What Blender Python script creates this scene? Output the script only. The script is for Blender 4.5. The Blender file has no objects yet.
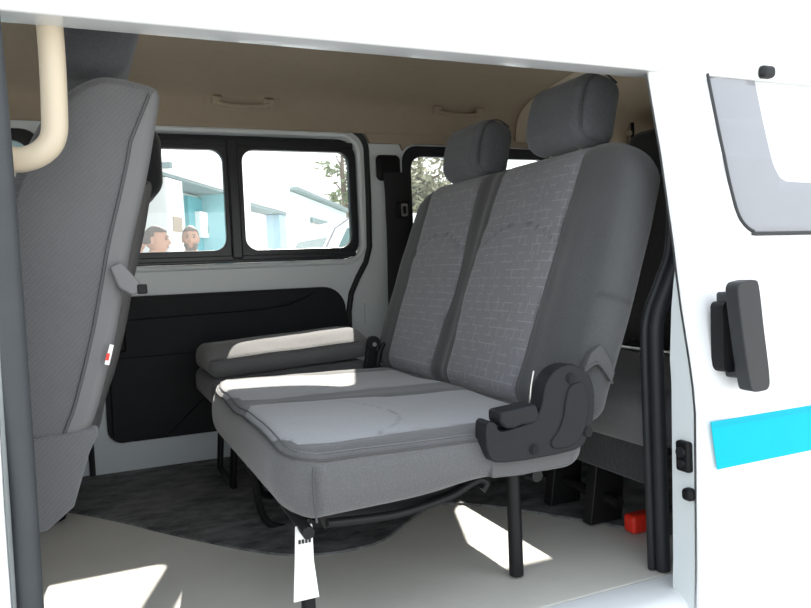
import bpy, bmesh, math, random
from mathutils import Vector, Matrix, noise
random.seed(7)
C = bpy.context.scene.collection
PI = math.pi

# ------------------------------------------------------------------ materials
def srgb(r, g, b):
    f = lambda c: (c / 255 / 12.92) if c / 255 <= .04045 else ((c / 255 + .055) / 1.055) ** 2.4
    return (f(r), f(g), f(b), 1)

def base_mat(name):
    m = bpy.data.materials.new(name); m.use_nodes = True
    nt = m.node_tree; b = nt.nodes['Principled BSDF']
    return m, nt, b

def N(nt, t, **kw):
    n = nt.nodes.new(t)
    for k, v in kw.items(): setattr(n, k, v)
    return n

def math_node(nt, op, a, b=None, c=None):
    n = N(nt, 'ShaderNodeMath', operation=op)
    for i, v in enumerate((a, b, c)):
        if v is None: continue
        if isinstance(v, (int, float)): n.inputs[i].default_value = v
        else: nt.links.new(v, n.inputs[i])
    return n.outputs[0]

def mix_col(nt, fac, a, b):
    n = N(nt, 'ShaderNodeMix', data_type='RGBA')
    if isinstance(fac, (int, float)): n.inputs[0].default_value = fac
    else: nt.links.new(fac, n.inputs[0])
    for i, v in ((6, a), (7, b)):
        if isinstance(v, tuple): n.inputs[i].default_value = v
        else: nt.links.new(v, n.inputs[i])
    return n.outputs[2]

def plain(name, col, rough=.5, metal=0, var=.12, scale=12, bump=0, bscale=60, spec=.5, coat=0):
    """solid colour with soft blotchy variation and optional fine bump"""
    m, nt, b = base_mat(name)
    tc = N(nt, 'ShaderNodeTexCoord')
    nz = N(nt, 'ShaderNodeTexNoise'); nz.inputs['Scale'].default_value = scale; nz.inputs['Detail'].default_value = 4
    nt.links.new(tc.outputs['Object'], nz.inputs['Vector'])
    dark = tuple(c * (1 - var) for c in col[:3]) + (1,)
    lite = tuple(min(1, c * (1 + var)) for c in col[:3]) + (1,)
    nt.links.new(mix_col(nt, nz.outputs['Fac'], dark, lite), b.inputs['Base Color'])
    b.inputs['Roughness'].default_value = rough; b.inputs['Metallic'].default_value = metal
    b.inputs['Specular IOR Level'].default_value = spec
    b.inputs['Coat Weight'].default_value = coat
    if bump:
        n2 = N(nt, 'ShaderNodeTexNoise'); n2.inputs['Scale'].default_value = bscale; n2.inputs['Detail'].default_value = 3
        nt.links.new(tc.outputs['Object'], n2.inputs['Vector'])
        bp = N(nt, 'ShaderNodeBump'); bp.inputs['Strength'].default_value = bump; bp.inputs['Distance'].default_value = .004
        nt.links.new(n2.outputs['Fac'], bp.inputs['Height']); nt.links.new(bp.outputs['Normal'], b.inputs['Normal'])
    return m

def weave_height(nt, tc, size):
    """woven spacer-mesh: product of sines along diagonals, in object space"""
    sep = N(nt, 'ShaderNodeSeparateXYZ'); nt.links.new(tc.outputs['Object'], sep.inputs[0])
    k = 2 * PI / size
    a = math_node(nt, 'ADD', sep.outputs[0], sep.outputs[1])
    a = math_node(nt, 'ADD', a, sep.outputs[2])
    c = math_node(nt, 'SUBTRACT', sep.outputs[2], sep.outputs[0])
    c = math_node(nt, 'SUBTRACT', c, sep.outputs[1])
    s1 = math_node(nt, 'SINE', math_node(nt, 'MULTIPLY', a, k))
    s2 = math_node(nt, 'SINE', math_node(nt, 'MULTIPLY', c, k * .5))
    return math_node(nt, 'MULTIPLY_ADD', s2, .35, math_node(nt, 'MULTIPLY', s1, .65)), sep

def speckle_height(nt, tc, size):
    sep = N(nt, 'ShaderNodeSeparateXYZ'); nt.links.new(tc.outputs['Object'], sep.inputs[0])
    vo = N(nt, 'ShaderNodeTexVoronoi'); vo.inputs['Scale'].default_value = 1 / size
    nt.links.new(tc.outputs['Object'], vo.inputs['Vector'])
    return math_node(nt, 'MULTIPLY_ADD', vo.outputs['Distance'], 2, -1), sep

def fabric(name, dark, light=None, line=None, size=.0038, weave=.16, maze=False, mx=1.0, twill=False):
    """seat cloth; attribute 'ins' (metres inside the light insert) and 'seam' (1 on a seam)"""
    m, nt, b = base_mat(name)
    tc = N(nt, 'ShaderNodeTexCoord')
    h, sep = (weave_height if twill else speckle_height)(nt, tc, size)
    nz = N(nt, 'ShaderNodeTexNoise'); nz.inputs['Scale'].default_value = 9; nz.inputs['Detail'].default_value = 5
    nt.links.new(tc.outputs['Object'], nz.inputs['Vector'])
    lo = tuple(c * (1 - weave) for c in dark[:3]) + (1,); hi = tuple(c * (1 + weave) for c in dark[:3]) + (1,)
    f = math_node(nt, 'MULTIPLY_ADD', h, .35, .5)
    f = math_node(nt, 'MULTIPLY_ADD', math_node(nt, 'SUBTRACT', nz.outputs['Fac'], .5), .5, f)
    col = mix_col(nt, f, lo, hi)
    if light:
        at = N(nt, 'ShaderNodeAttribute', attribute_name='ins')
        mask = N(nt, 'ShaderNodeMapRange'); mask.inputs[1].default_value = -.001; mask.inputs[2].default_value = .002
        nt.links.new(at.outputs['Fac'], mask.inputs[0])
        lc = mix_col(nt, f, tuple(c * .9 for c in light[:3]) + (1,), tuple(c * 1.1 for c in light[:3]) + (1,))
        if maze:
            cmb = N(nt, 'ShaderNodeCombineXYZ')
            nt.links.new(sep.outputs[1], cmb.inputs[0]); nt.links.new(sep.outputs[2 if maze == 'z' else 0], cmb.inputs[1])
            tot = None
            for (w, hh, off, thr, seed) in ((.07, .021, .5, .50, 0), (.026, .042, .37, .56, 7.3)):
                br = N(nt, 'ShaderNodeTexBrick'); br.offset = off
                br.inputs['Scale'].default_value = 1; br.inputs['Mortar Size'].default_value = .0016
                br.inputs['Mortar Smooth'].default_value = .3
                br.inputs['Brick Width'].default_value = w; br.inputs['Row Height'].default_value = hh
                nt.links.new(cmb.outputs[0], br.inputs['Vector'])
                n3 = N(nt, 'ShaderNodeTexNoise', noise_dimensions='4D'); n3.inputs['Scale'].default_value = 34; n3.inputs['W'].default_value = seed
                n3.inputs['Detail'].default_value = 0
                nt.links.new(cmb.outputs[0], n3.inputs['Vector'])
                g = math_node(nt, 'GREATER_THAN', n3.outputs['Fac'], thr)
                l = math_node(nt, 'MULTIPLY', br.outputs['Fac'], g)
                tot = l if tot is None else math_node(nt, 'MAXIMUM', tot, l)
            lc = mix_col(nt, math_node(nt, 'MULTIPLY', tot, mx), lc, line)
        col = mix_col(nt, mask.outputs[0], col, lc)
    sm = N(nt, 'ShaderNodeAttribute', attribute_name='seam')
    col = mix_col(nt, math_node(nt, 'MULTIPLY', sm.outputs['Fac'], .55), col, tuple(c * .35 for c in dark[:3]) + (1,))
    nt.links.new(col, b.inputs['Base Color'])
    b.inputs['Roughness'].default_value = .82
    b.inputs['Specular IOR Level'].default_value = .3
    b.inputs['Sheen Weight'].default_value = .25; b.inputs['Sheen Roughness'].default_value = .5
    bp = N(nt, 'ShaderNodeBump'); bp.inputs['Strength'].default_value = .35; bp.inputs['Distance'].default_value = .0012
    nt.links.new(h, bp.inputs['Height']); nt.links.new(bp.outputs['Normal'], b.inputs['Normal'])
    return m

def glass(name, tint=(1, 1, 1, 1), refl=.04, haze=0):
    m = bpy.data.materials.new(name); m.use_nodes = True; nt = m.node_tree
    nt.nodes.remove(nt.nodes['Principled BSDF']); out = nt.nodes['Material Output']
    tr = N(nt, 'ShaderNodeBsdfTransparent'); tr.inputs[0].default_value = tint
    gl = N(nt, 'ShaderNodeBsdfGlossy'); gl.inputs['Roughness'].default_value = .02
    lw = N(nt, 'ShaderNodeFresnel'); lw.inputs['IOR'].default_value = 1.45
    mx = N(nt, 'ShaderNodeMixShader')
    if haze:
        du = N(nt, 'ShaderNodeBsdfTranslucent'); du.inputs[0].default_value = (.95, 1, 1, 1)  # thin white veil imitates the hazy, overexposed view outside
        md = N(nt, 'ShaderNodeMixShader'); md.inputs[0].default_value = haze
        nt.links.new(tr.outputs[0], md.inputs[1]); nt.links.new(du.outputs[0], md.inputs[2]); tr = md
    nt.links.new(math_node(nt, 'MULTIPLY', lw.outputs[0], refl / .04), mx.inputs[0])
    nt.links.new(tr.outputs[0], mx.inputs[1]); nt.links.new(gl.outputs[0], mx.inputs[2])
    nt.links.new(mx.outputs[0], out.inputs[0])
    return m

M = {}
M['paint'] = plain('white_body_paint', (.80, .81, .82, 1), .25, var=.015, scale=3, coat=.5)
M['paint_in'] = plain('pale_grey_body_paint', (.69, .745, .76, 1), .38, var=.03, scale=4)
M['rubber'] = plain('black_rubber', (.018, .02, .022, 1), .5, var=.2, spec=.3)
M['plastic'] = plain('charcoal_plastic', (.016, .017, .0195, 1), .5, var=.1, bump=.15, bscale=400, spec=.2)
M['plastic_dark'] = plain('black_plastic', (.008, .008, .009, 1), .5, var=.2, spec=.2)
M['handle_pl'] = plain('grey_black_grained_plastic', (.036, .038, .041, 1), .5, var=.12, bump=.2, bscale=500, spec=.3)
M['trim'] = plain('black_door_trim_vinyl', (.014, .015, .018, 1), .6, var=.15, bump=.2, bscale=350, spec=.25)
M['frame'] = plain('satin_black_window_frame', (.016, .018, .022, 1), .35, var=.15)
M['metal_black'] = plain('black_painted_steel', (.012, .012, .013, 1), .4, var=.2, spec=.25)
M['steel'] = plain('bright_steel', (.62, .62, .6, 1), .3, metal=1, var=.1)
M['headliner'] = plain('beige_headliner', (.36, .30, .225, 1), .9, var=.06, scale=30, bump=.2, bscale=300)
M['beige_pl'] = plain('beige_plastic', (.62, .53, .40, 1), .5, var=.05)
M['valance'] = plain('charcoal_cloth', (.105, .105, .108, 1), .8, var=.08, scale=200)
M['fab_side'] = fabric('charcoal_mesh_cloth', (.115, .115, .12, 1))
M['fab_front'] = fabric('grey_mesh_cloth', (.12, .12, .124, 1), size=.0046, weave=.17, twill=True)
M['fab_back'] = fabric('grey_maze_cloth', (.068, .07, .073, 1), (.21, .21, .23, 1), (.38, .38, .41, 1), maze='z', mx=.5)
M['fab_cush'] = fabric('grey_cushion_cloth', (.108, .108, .111, 1), (.33, .33, .345, 1), (.33, .33, .345, 1), maze='x', mx=.3)
M['fab_head'] = fabric('headrest_cloth', (.105, .11, .122, 1), size=.006)
M['fab_dark'] = fabric('black_mesh_cloth', (.022, .023, .027, 1), size=.009)
M['webbing'] = plain('black_webbing', (.012, .012, .014, 1), .7)
M['thread'] = plain('grey_stitch_thread', (.15, .15, .155, 1), .8)
M['piping'] = plain('dark_piping', (.07, .07, .073, 1), .7)
M['red'] = plain('red_plastic', (.75, .03, .015, 1), .4, var=.05)
M['paper'] = plain('white_paper', (.85, .85, .83, 1), .8, var=.03)
M['ink'] = plain('dark_ink', (.03, .03, .03, 1), .8)
M['cyan'] = plain('cyan_film', (.0, .47, .60, 1), .5, var=.03, spec=.12)
M['cyan_lite'] = plain('cyan_film_edge', (.005, .42, .55, 1), .5, var=.03, spec=.12)
M['frit'] = plain('grey_window_border', (.27, .275, .30, 1), .12, var=.04, coat=.4)
M['glass'] = glass('hazy_glass', haze=.012)
M['pane_white'] = plain('translucent_white_pane', (.74, .79, .79, 1), .15, var=.01, coat=.5)
def add_translucency(m):                                                    # mixes in translucency, letting daylight through to the rear cabin
    nt = m.node_tree; tl = N(nt, 'ShaderNodeBsdfTranslucent'); tl.inputs[0].default_value = (.9, .95, .95, 1)
    mx = N(nt, 'ShaderNodeMixShader'); mx.inputs[0].default_value = .15
    nt.links.new(nt.nodes['Principled BSDF'].outputs[0], mx.inputs[1]); nt.links.new(tl.outputs[0], mx.inputs[2])
    nt.links.new(mx.outputs[0], nt.nodes['Material Output'].inputs[0])
add_translucency(M['pane_white'])

# worn dark mat
def mat_floor():
    m, nt, b = base_mat('worn_dark_mat'); tc = N(nt, 'ShaderNodeTexCoord')
    mp = N(nt, 'ShaderNodeMapping'); mp.inputs['Scale'].default_value = (3, 5.5, 1); mp.inputs['Rotation'].default_value = (0, 0, .25)
    nt.links.new(tc.outputs['Object'], mp.inputs[0])
    n1 = N(nt, 'ShaderNodeTexNoise'); n1.inputs['Scale'].default_value = 3; n1.inputs['Detail'].default_value = 8; n1.inputs['Roughness'].default_value = .7
    nt.links.new(mp.outputs[0], n1.inputs['Vector'])
    n2 = N(nt, 'ShaderNodeTexNoise'); n2.inputs['Scale'].default_value = 2.5; nt.links.new(tc.outputs['Object'], n2.inputs['Vector'])
    r = N(nt, 'ShaderNodeMapRange'); r.inputs[1].default_value = .40; r.inputs[2].default_value = .66
    nt.links.new(math_node(nt, 'MULTIPLY_ADD', n2.outputs['Fac'], .35, math_node(nt, 'MULTIPLY', n1.outputs['Fac'], .75)), r.inputs[0])
    nt.links.new(mix_col(nt, r.outputs[0], (.028, .029, .030, 1), (.24, .24, .24, 1)), b.inputs['Base Color'])
    b.inputs['Roughness'].default_value = .7
    return m
M['mat'] = mat_floor()
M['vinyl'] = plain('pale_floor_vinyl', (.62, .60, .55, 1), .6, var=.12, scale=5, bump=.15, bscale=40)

# ------------------------------------------------------------------ mesh helpers
def put(name, bm, mat, parent=None, loc=(0, 0, 0), rot=(0, 0, 0), smooth=True, bevel=0, bseg=2, ang=35, solid=None, wn=False):
    bmesh.ops.recalc_face_normals(bm, faces=bm.faces)
    me = bpy.data.meshes.new(name); bm.to_mesh(me); bm.free()
    if smooth:
        for p in me.polygons: p.use_smooth = True
    for mm in (mat if isinstance(mat, (list, tuple)) else [mat]): me.materials.append(mm)
    o = bpy.data.objects.new(name, me); C.objects.link(o)
    o.location = loc; o.rotation_euler = rot
    if parent: o.parent = parent
    if solid:
        md = o.modifiers.new('Solidify', 'SOLIDIFY'); md.thickness = solid[0]; md.offset = solid[1]
    if bevel:
        md = o.modifiers.new('Bevel', 'BEVEL'); md.width = bevel; md.segments = bseg; md.limit_method = 'ANGLE'; md.angle_limit = math.radians(ang)
        md.harden_normals = False
    if smooth and (bevel or wn):
        o.modifiers.new('WN', 'WEIGHTED_NORMAL')
    if smooth and not bevel and not wn:
        try: me.set_sharp_from_angle(angle=math.radians(50))
        except Exception: pass
    return o

def thing(name, label, cat, loc=(0, 0, 0), group=None, rot=(0, 0, 0)):
    o = bpy.data.objects.new(name, None); C.objects.link(o); o.empty_display_size = .1
    o.location = loc; o.rotation_euler = rot
    return tag(o, label, cat, group)

def tag(o, label, cat, group=None):
    o['label'] = label; o['category'] = cat
    if group: o['group'] = group
    return o

def struct(o):
    o['kind'] = 'structure'; return o

def axis_pts(h, r, n, k=4):
    out = [-h]
    for i in range(1, k): out.append(-h + r * (1 - math.tan((1 - i / k) * PI / 4)))
    inner = max(1, n)
    for i in range(inner + 1): out.append(-h + r + (2 * h - 2 * r) * i / inner)
    for i in range(1, k): out.append(h - r + r * math.tan(i / k * PI / 4))
    out.append(h)
    return out

def rbox(lo, hi, r, n=(6, 6, 6), deform=None, attrs=None, bm=None, k=4):
    """rounded box from lo to hi; deform(p)->p, attrs(p)->(ins, seam) from the undeformed position"""
    new = bm is None
    if new: bm = bmesh.new()
    lo = Vector(lo); hi = Vector(hi); c = (lo + hi) / 2; h = (hi - lo) / 2
    r = min(r, h.x * .999, h.y * .999, h.z * .999)
    ax = [axis_pts(h[i], r, n[i], k) for i in range(3)]
    cache = {}
    la = ls = None
    if attrs:
        la = bm.verts.layers.float.get('ins') or bm.verts.layers.float.new('ins')
        ls = bm.verts.layers.float.get('seam') or bm.verts.layers.float.new('seam')
    def V(p):
        key = tuple(round(v, 6) for v in p)
        if key in cache: return cache[key]
        q = Vector([max(-(h[i] - r), min(h[i] - r, p[i])) for i in range(3)])
        d = Vector(p) - q
        if d.length > 1e-9: d = d.normalized() * r
        w = q + d + c
        a = attrs(w) if attrs else None
        v = bm.verts.new(deform(w.copy()) if deform else w)
        if a: v[la], v[ls] = a
        cache[key] = v
        return v
    for a in range(3):
        b_, c_ = (a + 1) % 3, (a + 2) % 3
        for s in (-1, 1):
            for i in range(len(ax[b_]) - 1):
                for j in range(len(ax[c_]) - 1):
                    q = []
                    for (di, dj) in ((0, 0), (1, 0), (1, 1), (0, 1)):
                        p = [0, 0, 0]; p[a] = s * h[a]; p[b_] = ax[b_][i + di]; p[c_] = ax[c_][j + dj]
                        q.append(V(p))
                    if s < 0: q.reverse()
                    if len(set(q)) == 4: bm.faces.new(q)
    return bm

def tube(pts, r, seg=10, closed=False, bm=None, flat=1.0, up=None):
    if bm is None: bm = bmesh.new()
    P = [Vector(p) for p in pts]; n = len(P); rings = []
    ref = Vector(up) if up else None
    prev = None
    for i, p in enumerate(P):
        if closed: t = P[(i + 1) % n] - P[i - 1]
        else: t = P[min(i + 1, n - 1)] - P[max(i - 1, 0)]
        t.normalize()
        if ref: a = ref - t * ref.dot(t)
        elif prev is None:
            a = Vector((0, 0, 1)) if abs(t.z) < .9 else Vector((1, 0, 0)); a = a - t * a.dot(t)
        else: a = prev - t * prev.dot(t)
        a.normalize(); prev = a; b = t.cross(a)
        rr = r[i] if isinstance(r, (list, tuple)) else r
        rings.append([bm.verts.new(p + (a * math.cos(2 * PI * k / seg) * flat + b * math.sin(2 * PI * k / seg)) * rr) for k in range(seg)])
    for i in range(n if closed else n - 1):
        A, B = rings[i], rings[(i + 1) % n]
        for k in range(seg): bm.faces.new((A[k], A[(k + 1) % seg], B[(k + 1) % seg], B[k]))
    if not closed:
        bm.faces.new(rings[0][::-1]); bm.faces.new(rings[-1])
    return bm

def smooth_path(pts, n=6, closed=False):
    P = [Vector(p) for p in pts]; out = []; m = len(P)
    rng = m if closed else m - 1
    for i in range(rng):
        if closed: a, b, c, d = P[i - 1], P[i], P[(i + 1) % m], P[(i + 2) % m]
        else: a, b, c, d = P[max(i - 1, 0)], P[i], P[i + 1], P[min(i + 2, m - 1)]
        for j in range(n):
            t = j / n
            out.append(.5 * ((2 * b) + (c - a) * t + (2 * a - 5 * b + 4 * c - d) * t * t + (3 * b - a - 3 * c + d) * t ** 3))
    if not closed: out.append(P[-1])
    return out

def rr(x0, x1, z0, z1, r, n=6):
    """rounded rectangle outline; r one radius or (bl, br, tr, tl)"""
    if not isinstance(r, (tuple, list)): r = (r,) * 4
    out = []
    for (cx, cz, a0, q) in ((x0 + r[0], z0 + r[0], PI, r[0]), (x1 - r[1], z0 + r[1], 1.5 * PI, r[1]), (x1 - r[2], z1 - r[2], 0, r[2]), (x0 + r[3], z1 - r[3], .5 * PI, r[3])):
        for i in range(n + 1):
            a = a0 + .5 * PI * i / n; out.append((cx + q * math.cos(a), cz + q * math.sin(a)))
    return out

def sheet(outer, holes=(), yf=None, y0=0, cuts=(), bm=None):
    """a plate in the x-z plane with holes; yf(x,z) bends it"""
    own = bm is None
    b2 = bmesh.new(); edges = []
    for loop in [outer] + list(holes):
        vs = [b2.verts.new((x, 0, z)) for x, z in loop]
        for i in range(len(vs)): edges.append(b2.edges.new((vs[i], vs[(i + 1) % len(vs)])))
    bmesh.ops.triangle_fill(b2, use_beauty=True, edges=edges, normal=(0, -1, 0))
    for z in cuts:
        bmesh.ops.bisect_plane(b2, geom=b2.verts[:] + b2.edges[:] + b2.faces[:], plane_co=(0, 0, z), plane_no=(0, 0, 1))
    for v in b2.verts: v.co.y = yf(v.co.x, v.co.z) if yf else y0
    return b2

def slab(outer, holes, yf, th, cuts=()):
    """sheet with real thickness th towards +y"""
    b = sheet(outer, holes, yf, cuts=cuts)
    r = bmesh.ops.extrude_face_region(b, geom=b.faces[:])
    for v in r['geom']:
        if isinstance(v, bmesh.types.BMVert): v.co.y += th
    return b

def prism(poly, a, b, axis='y', bm=None):
    if bm is None: bm = bmesh.new()
    def P(u, w, t): return {'y': (u, t, w), 'x': (t, u, w), 'z': (u, w, t)}[axis]
    A = [bm.verts.new(P(u, w, a)) for u, w in poly]; B = [bm.verts.new(P(u, w, b)) for u, w in poly]
    bm.faces.new(A); bm.faces.new(B[::-1])
    for i in range(len(A)): bm.faces.new((A[i], A[(i + 1) % len(A)], B[(i + 1) % len(A)], B[i]))
    return bm

def box(lo, hi, bm=None):
    return prism([(lo[0], lo[2]), (hi[0], lo[2]), (hi[0], hi[2]), (lo[0], hi[2])], lo[1], hi[1], 'y', bm)

def disc(c, r, d, th, seg=20, bm=None):
    """short cylinder, axis d"""
    d = Vector(d).normalized(); c = Vector(c)
    return tube([c - d * th / 2, c + d * th / 2], r, seg, bm=bm)

def sstep(a, b, x):
    t = max(0, min(1, (x - a) / (b - a))); return t * t * (3 - 2 * t)
def lerp_tab(tab, x):
    if x <= tab[0][0]: return tab[0][1]
    for (x0, y0), (x1, y1) in zip(tab, tab[1:]):
        if x <= x1: return y0 + (y1 - y0) * (x - x0) / (x1 - x0)
    return tab[-1][1]
def copy_tree(o, parent=None):
    c = o.copy(); C.objects.link(c)
    if parent: c.parent = parent
    for ch in list(o.children): copy_tree(ch, c)
    return c

FL = -.667      # van floor
GR = -1.27      # street

# ------------------------------------------------------------------ van floor
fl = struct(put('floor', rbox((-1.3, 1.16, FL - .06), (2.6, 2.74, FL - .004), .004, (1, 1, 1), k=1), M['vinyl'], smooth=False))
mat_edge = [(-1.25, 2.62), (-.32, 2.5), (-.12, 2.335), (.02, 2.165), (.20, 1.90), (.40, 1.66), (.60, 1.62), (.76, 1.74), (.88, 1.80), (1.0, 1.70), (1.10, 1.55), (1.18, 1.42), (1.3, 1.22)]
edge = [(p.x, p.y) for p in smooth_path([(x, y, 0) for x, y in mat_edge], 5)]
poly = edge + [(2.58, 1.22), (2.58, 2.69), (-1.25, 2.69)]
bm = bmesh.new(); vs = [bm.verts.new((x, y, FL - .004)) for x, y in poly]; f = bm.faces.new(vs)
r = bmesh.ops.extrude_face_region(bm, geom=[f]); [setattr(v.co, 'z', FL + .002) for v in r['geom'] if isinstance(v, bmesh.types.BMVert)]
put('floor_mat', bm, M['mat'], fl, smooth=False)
# chassis below the floor, so that the body stands on something
put('underbody', box((-1.25, 1.2, GR + .22), (2.55, 2.68, FL - .06)), M['plastic_dark'], fl, smooth=False)

# ------------------------------------------------------------------ far side: body, door, windows
YW = 2.68
door_out = ([(-.02, FL - .03), (-.02, .55)] + [(.95, .553)] +
            [(.95 + .085 * math.sin(a), .468 + .085 * math.cos(a)) for a in [PI / 16 * i for i in range(1, 9)]] +
            [(1.035, .28), (1.03, .09), (1.012, .03), (.975, -.03), (.945, -.09), (.932, -.16), (.93, -.3), (.93, FL - .03)])
q_win = rr(1.20, 1.92, .04, .485, .06)
f_win = rr(-.95, -.12, .02, .50, .06)
wf = struct(put('wall_far', slab([(-1.3, FL - .3), (2.6, FL - .3), (2.6, .66), (-1.3, .66)], [door_out, q_win, f_win], lambda x, z: YW + .004, .06), M['paint_in'], smooth=False))
put('trim_panel', slab(rr(1.24, 2.5, -.62, -.04, .04), [], lambda x, z: YW - .016, .02), M['trim'], wf, bevel=.006)
put('trim_panel', slab(rr(-1.0, -.12, -.62, -.06, .04), [], lambda x, z: YW - .016, .02), M['trim'], wf, bevel=.006)
put('vent_plate', slab(rr(1.0, 1.06, -.21, -.13, .006), [], lambda x, z: YW - .006, .01), M['paint_in'], wf, bevel=.002)

win_hole = rr(-.02 + .06, .995, .045, .515, (.05, .07, .07, .05))
door = struct(put('door_1', slab([(x, z) for x, z in door_out], [win_hole], lambda x, z: YW - .006, .05), M['paint_in'], smooth=True, bevel=.008))
# rolled white rim round the window
put('rim', tube([(x, YW - .004, z) for x, z in rr(.03, 1.006, .034, .527, (.05, .075, .075, .05), 8)], .011, 8, closed=True), M['paint_in'], door)
# weatherstrip round the door opening
ws = [(x, YW - .004, z) for x, z in door_out]
put('weatherstrip', tube(ws, .0125, 10, closed=True), M['rubber'], door)
# black trim panel with its creases
tp = rr(.035, .915, -.562, -.058, (.05, .05, .09, .03), 8)
panel = put('trim_panel', slab(tp, [], lambda x, z: YW - .022, .02), M['trim'], door, bevel=.008)
# raised swages on the trim panel
up = [(.05, -.142), (.58, -.132), (.68, -.122), (.76, -.095), (.80, -.07), (.06, -.07)]
put('upper_swage', slab(up, [], lambda x, z: YW - .03, .012), M['trim'], panel, bevel=.006)
lowp = rr(.05, .60, -.55, -.27, (.03, .01, .06, .01), 5)
put('pocket_swage', slab([(.05, -.545), (.235, -.555), (.28, -.51), (.36, -.44), (.44, -.385), (.54, -.345), (.66, -.32), (.66, -.265), (.05, -.268)], [], lambda x, z: YW - .03, .012), M['trim'], panel, bevel=.006)
put('pull_handle', rbox((.075, YW - .075, -.245), (.11, YW - .02, -.055), .012, (1, 1, 3)), M['plastic_dark'], door)
# sliding window unit: frame, divider, two panes
w1 = struct(put('window_1', slab(rr(.045, .992, .046, .512, (.05, .07, .07, .05)), [rr(.075, .478, .094, .459, (.02, .045, .045, .02)), rr(.548, .962, .092, .462, .045)], lambda x, z: YW + .004, .03), M['frame'], bevel=.004))
put('frame_rail', box((.06, YW - .004, .478), (.98, YW + .006, .498)), M['frame'], w1, smooth=False, bevel=.003)
put('frame_rail', box((.06, YW - .006, .055), (.975, YW + .006, .073)), M['frame'], w1, smooth=False, bevel=.003)
put('divider', box((.492, YW - .012, .06), (.532, YW + .006, .50)), M['frame'], w1, smooth=False, bevel=.006)
put('pane', box((.06, YW + .014, .08), (.49, YW + .018, .47)), M['glass'], w1, smooth=False)
put('pane', box((.535, YW + .024, .08), (.975, YW + .028, .475)), M['glass'], w1, smooth=False)
# quarter window behind the door
w2 = struct(put('window_2', slab(rr(1.19, 1.93, .03, .495, .065), [rr(1.228, 1.89, .07, .452, .05)], lambda x, z: YW - .004, .03), M['frame'], bevel=.005))
put('pane', box((1.21, YW + .008, .05), (1.91, YW + .012, .475)), M['glass'], w2, smooth=False)
w3 = struct(put('window_3', slab(rr(-.96, -.11, .01, .51, .065), [rr(-.92, -.15, .05, .47, .05)], lambda x, z: YW - .004, .03), M['frame'], bevel=.005))
put('pane', box((-.94, YW + .008, .03), (-.13, YW + .012, .49)), M['glass'], w3, smooth=False)

# headliner: roof curve plus the side drop that wraps the door and the quarter window
prof = [(2.672, .535), (2.662, .60), (2.635, .645), (2.57, .675), (2.48, .69), (2.3, .715), (2.0, .735), (1.7, .735), (1.45, .72), (1.3, .68), (1.22, .60), (1.19, .50), (1.18, .42)]
prof = [(p.x, p.y) for p in smooth_path([(a, b, 0) for a, b in prof], 4)]
bm = bmesh.new(); rows = []
for x in (-1.3, -.6, 0, .6, 1.2, 1.8, 2.4, 2.6): rows.append([bm.verts.new((x, y, z)) for y, z in prof])
for A, B in zip(rows, rows[1:]):
    for i in range(len(A) - 1): bm.faces.new((A[i], A[i + 1], B[i + 1], B[i]))
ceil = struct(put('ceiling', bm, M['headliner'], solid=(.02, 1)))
for m_ in ceil.modifiers: m_.offset = 0
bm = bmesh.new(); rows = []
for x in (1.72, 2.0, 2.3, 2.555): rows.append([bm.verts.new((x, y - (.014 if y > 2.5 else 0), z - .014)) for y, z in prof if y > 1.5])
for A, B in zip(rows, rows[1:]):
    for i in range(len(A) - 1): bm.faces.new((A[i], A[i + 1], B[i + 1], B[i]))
put('brightened_rear_lining', bm, M['beige_pl'], ceil, solid=(.006, 1))  # ceiling copy in paler beige trim colour, brightens the dim rear
side = ([(-1.3, .545), (.0, .568), (.95, .572)] + [(.95 + .1 * math.sin(a), .472 + .1 * math.cos(a)) for a in [PI / 12 * i for i in range(1, 6)]] +
        [(1.052, .498), (1.178, .498), (1.19, .47), (1.205, .487), (1.235, .499), (1.30, .50), (1.86, .50), (1.92, .49), (1.96, .44), (1.975, .2), (1.985, -.1), (2.6, -.1), (2.6, .62), (-1.3, .62)])
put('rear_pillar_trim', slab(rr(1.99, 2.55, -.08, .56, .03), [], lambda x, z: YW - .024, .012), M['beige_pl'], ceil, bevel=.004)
side = [(x, z) for x, z in side]
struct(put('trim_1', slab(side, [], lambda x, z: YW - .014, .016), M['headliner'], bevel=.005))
# rear end of the cabin
tgb = slab([(1.15, -.7), (2.74, -.7), (2.74, .55), (2.6, .7), (1.3, .7), (1.15, .5)], [rr(1.36, 2.5, .06, .50, .07)], lambda x, z: 0, .06)
for v in tgb.verts: v.co = Vector((2.56 + v.co.y, v.co.x, v.co.z))
wr = struct(put('wall_rear', tgb, M['headliner'], smooth=False))
put('tailgate_window', box((2.595, 1.34, .04), (2.60, 2.52, .52)), M['glass'], wr, smooth=False)

# ------------------------------------------------------------------ near side: pillar, rail, sill, quarter
def yskin(z):
    return lerp_tab([(-1.0, 1.03), (-.6, 1.012), (-.28, 1.006), (-.2, 1.018), (-.1, 1.036), (-.03, 1.046), (.02, 1.052), (.2, 1.08), (.36, 1.112), (.7, 1.18)], z)
cutz = [-.6, -.4, -.3, -.25, -.2, -.15, -.1, -.06, -.03, 0, .02, .06, .12, .2, .28, .36, .45]
# roof rail over the open doorway
rail = [(1.112, .368), (1.108, .40), (1.118, .47), (1.14, .56), (1.18, .66), (1.24, .72), (1.3, .76), (1.3, .74), (1.23, .66), (1.2, .52), (1.19, .40), (1.18, .372)]
bm = prism([(y, z) for y, z in rail], -1.3, 2.62, 'x')
wn = struct(put('wall_near', bm, M['paint'], bevel=.006))
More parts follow.
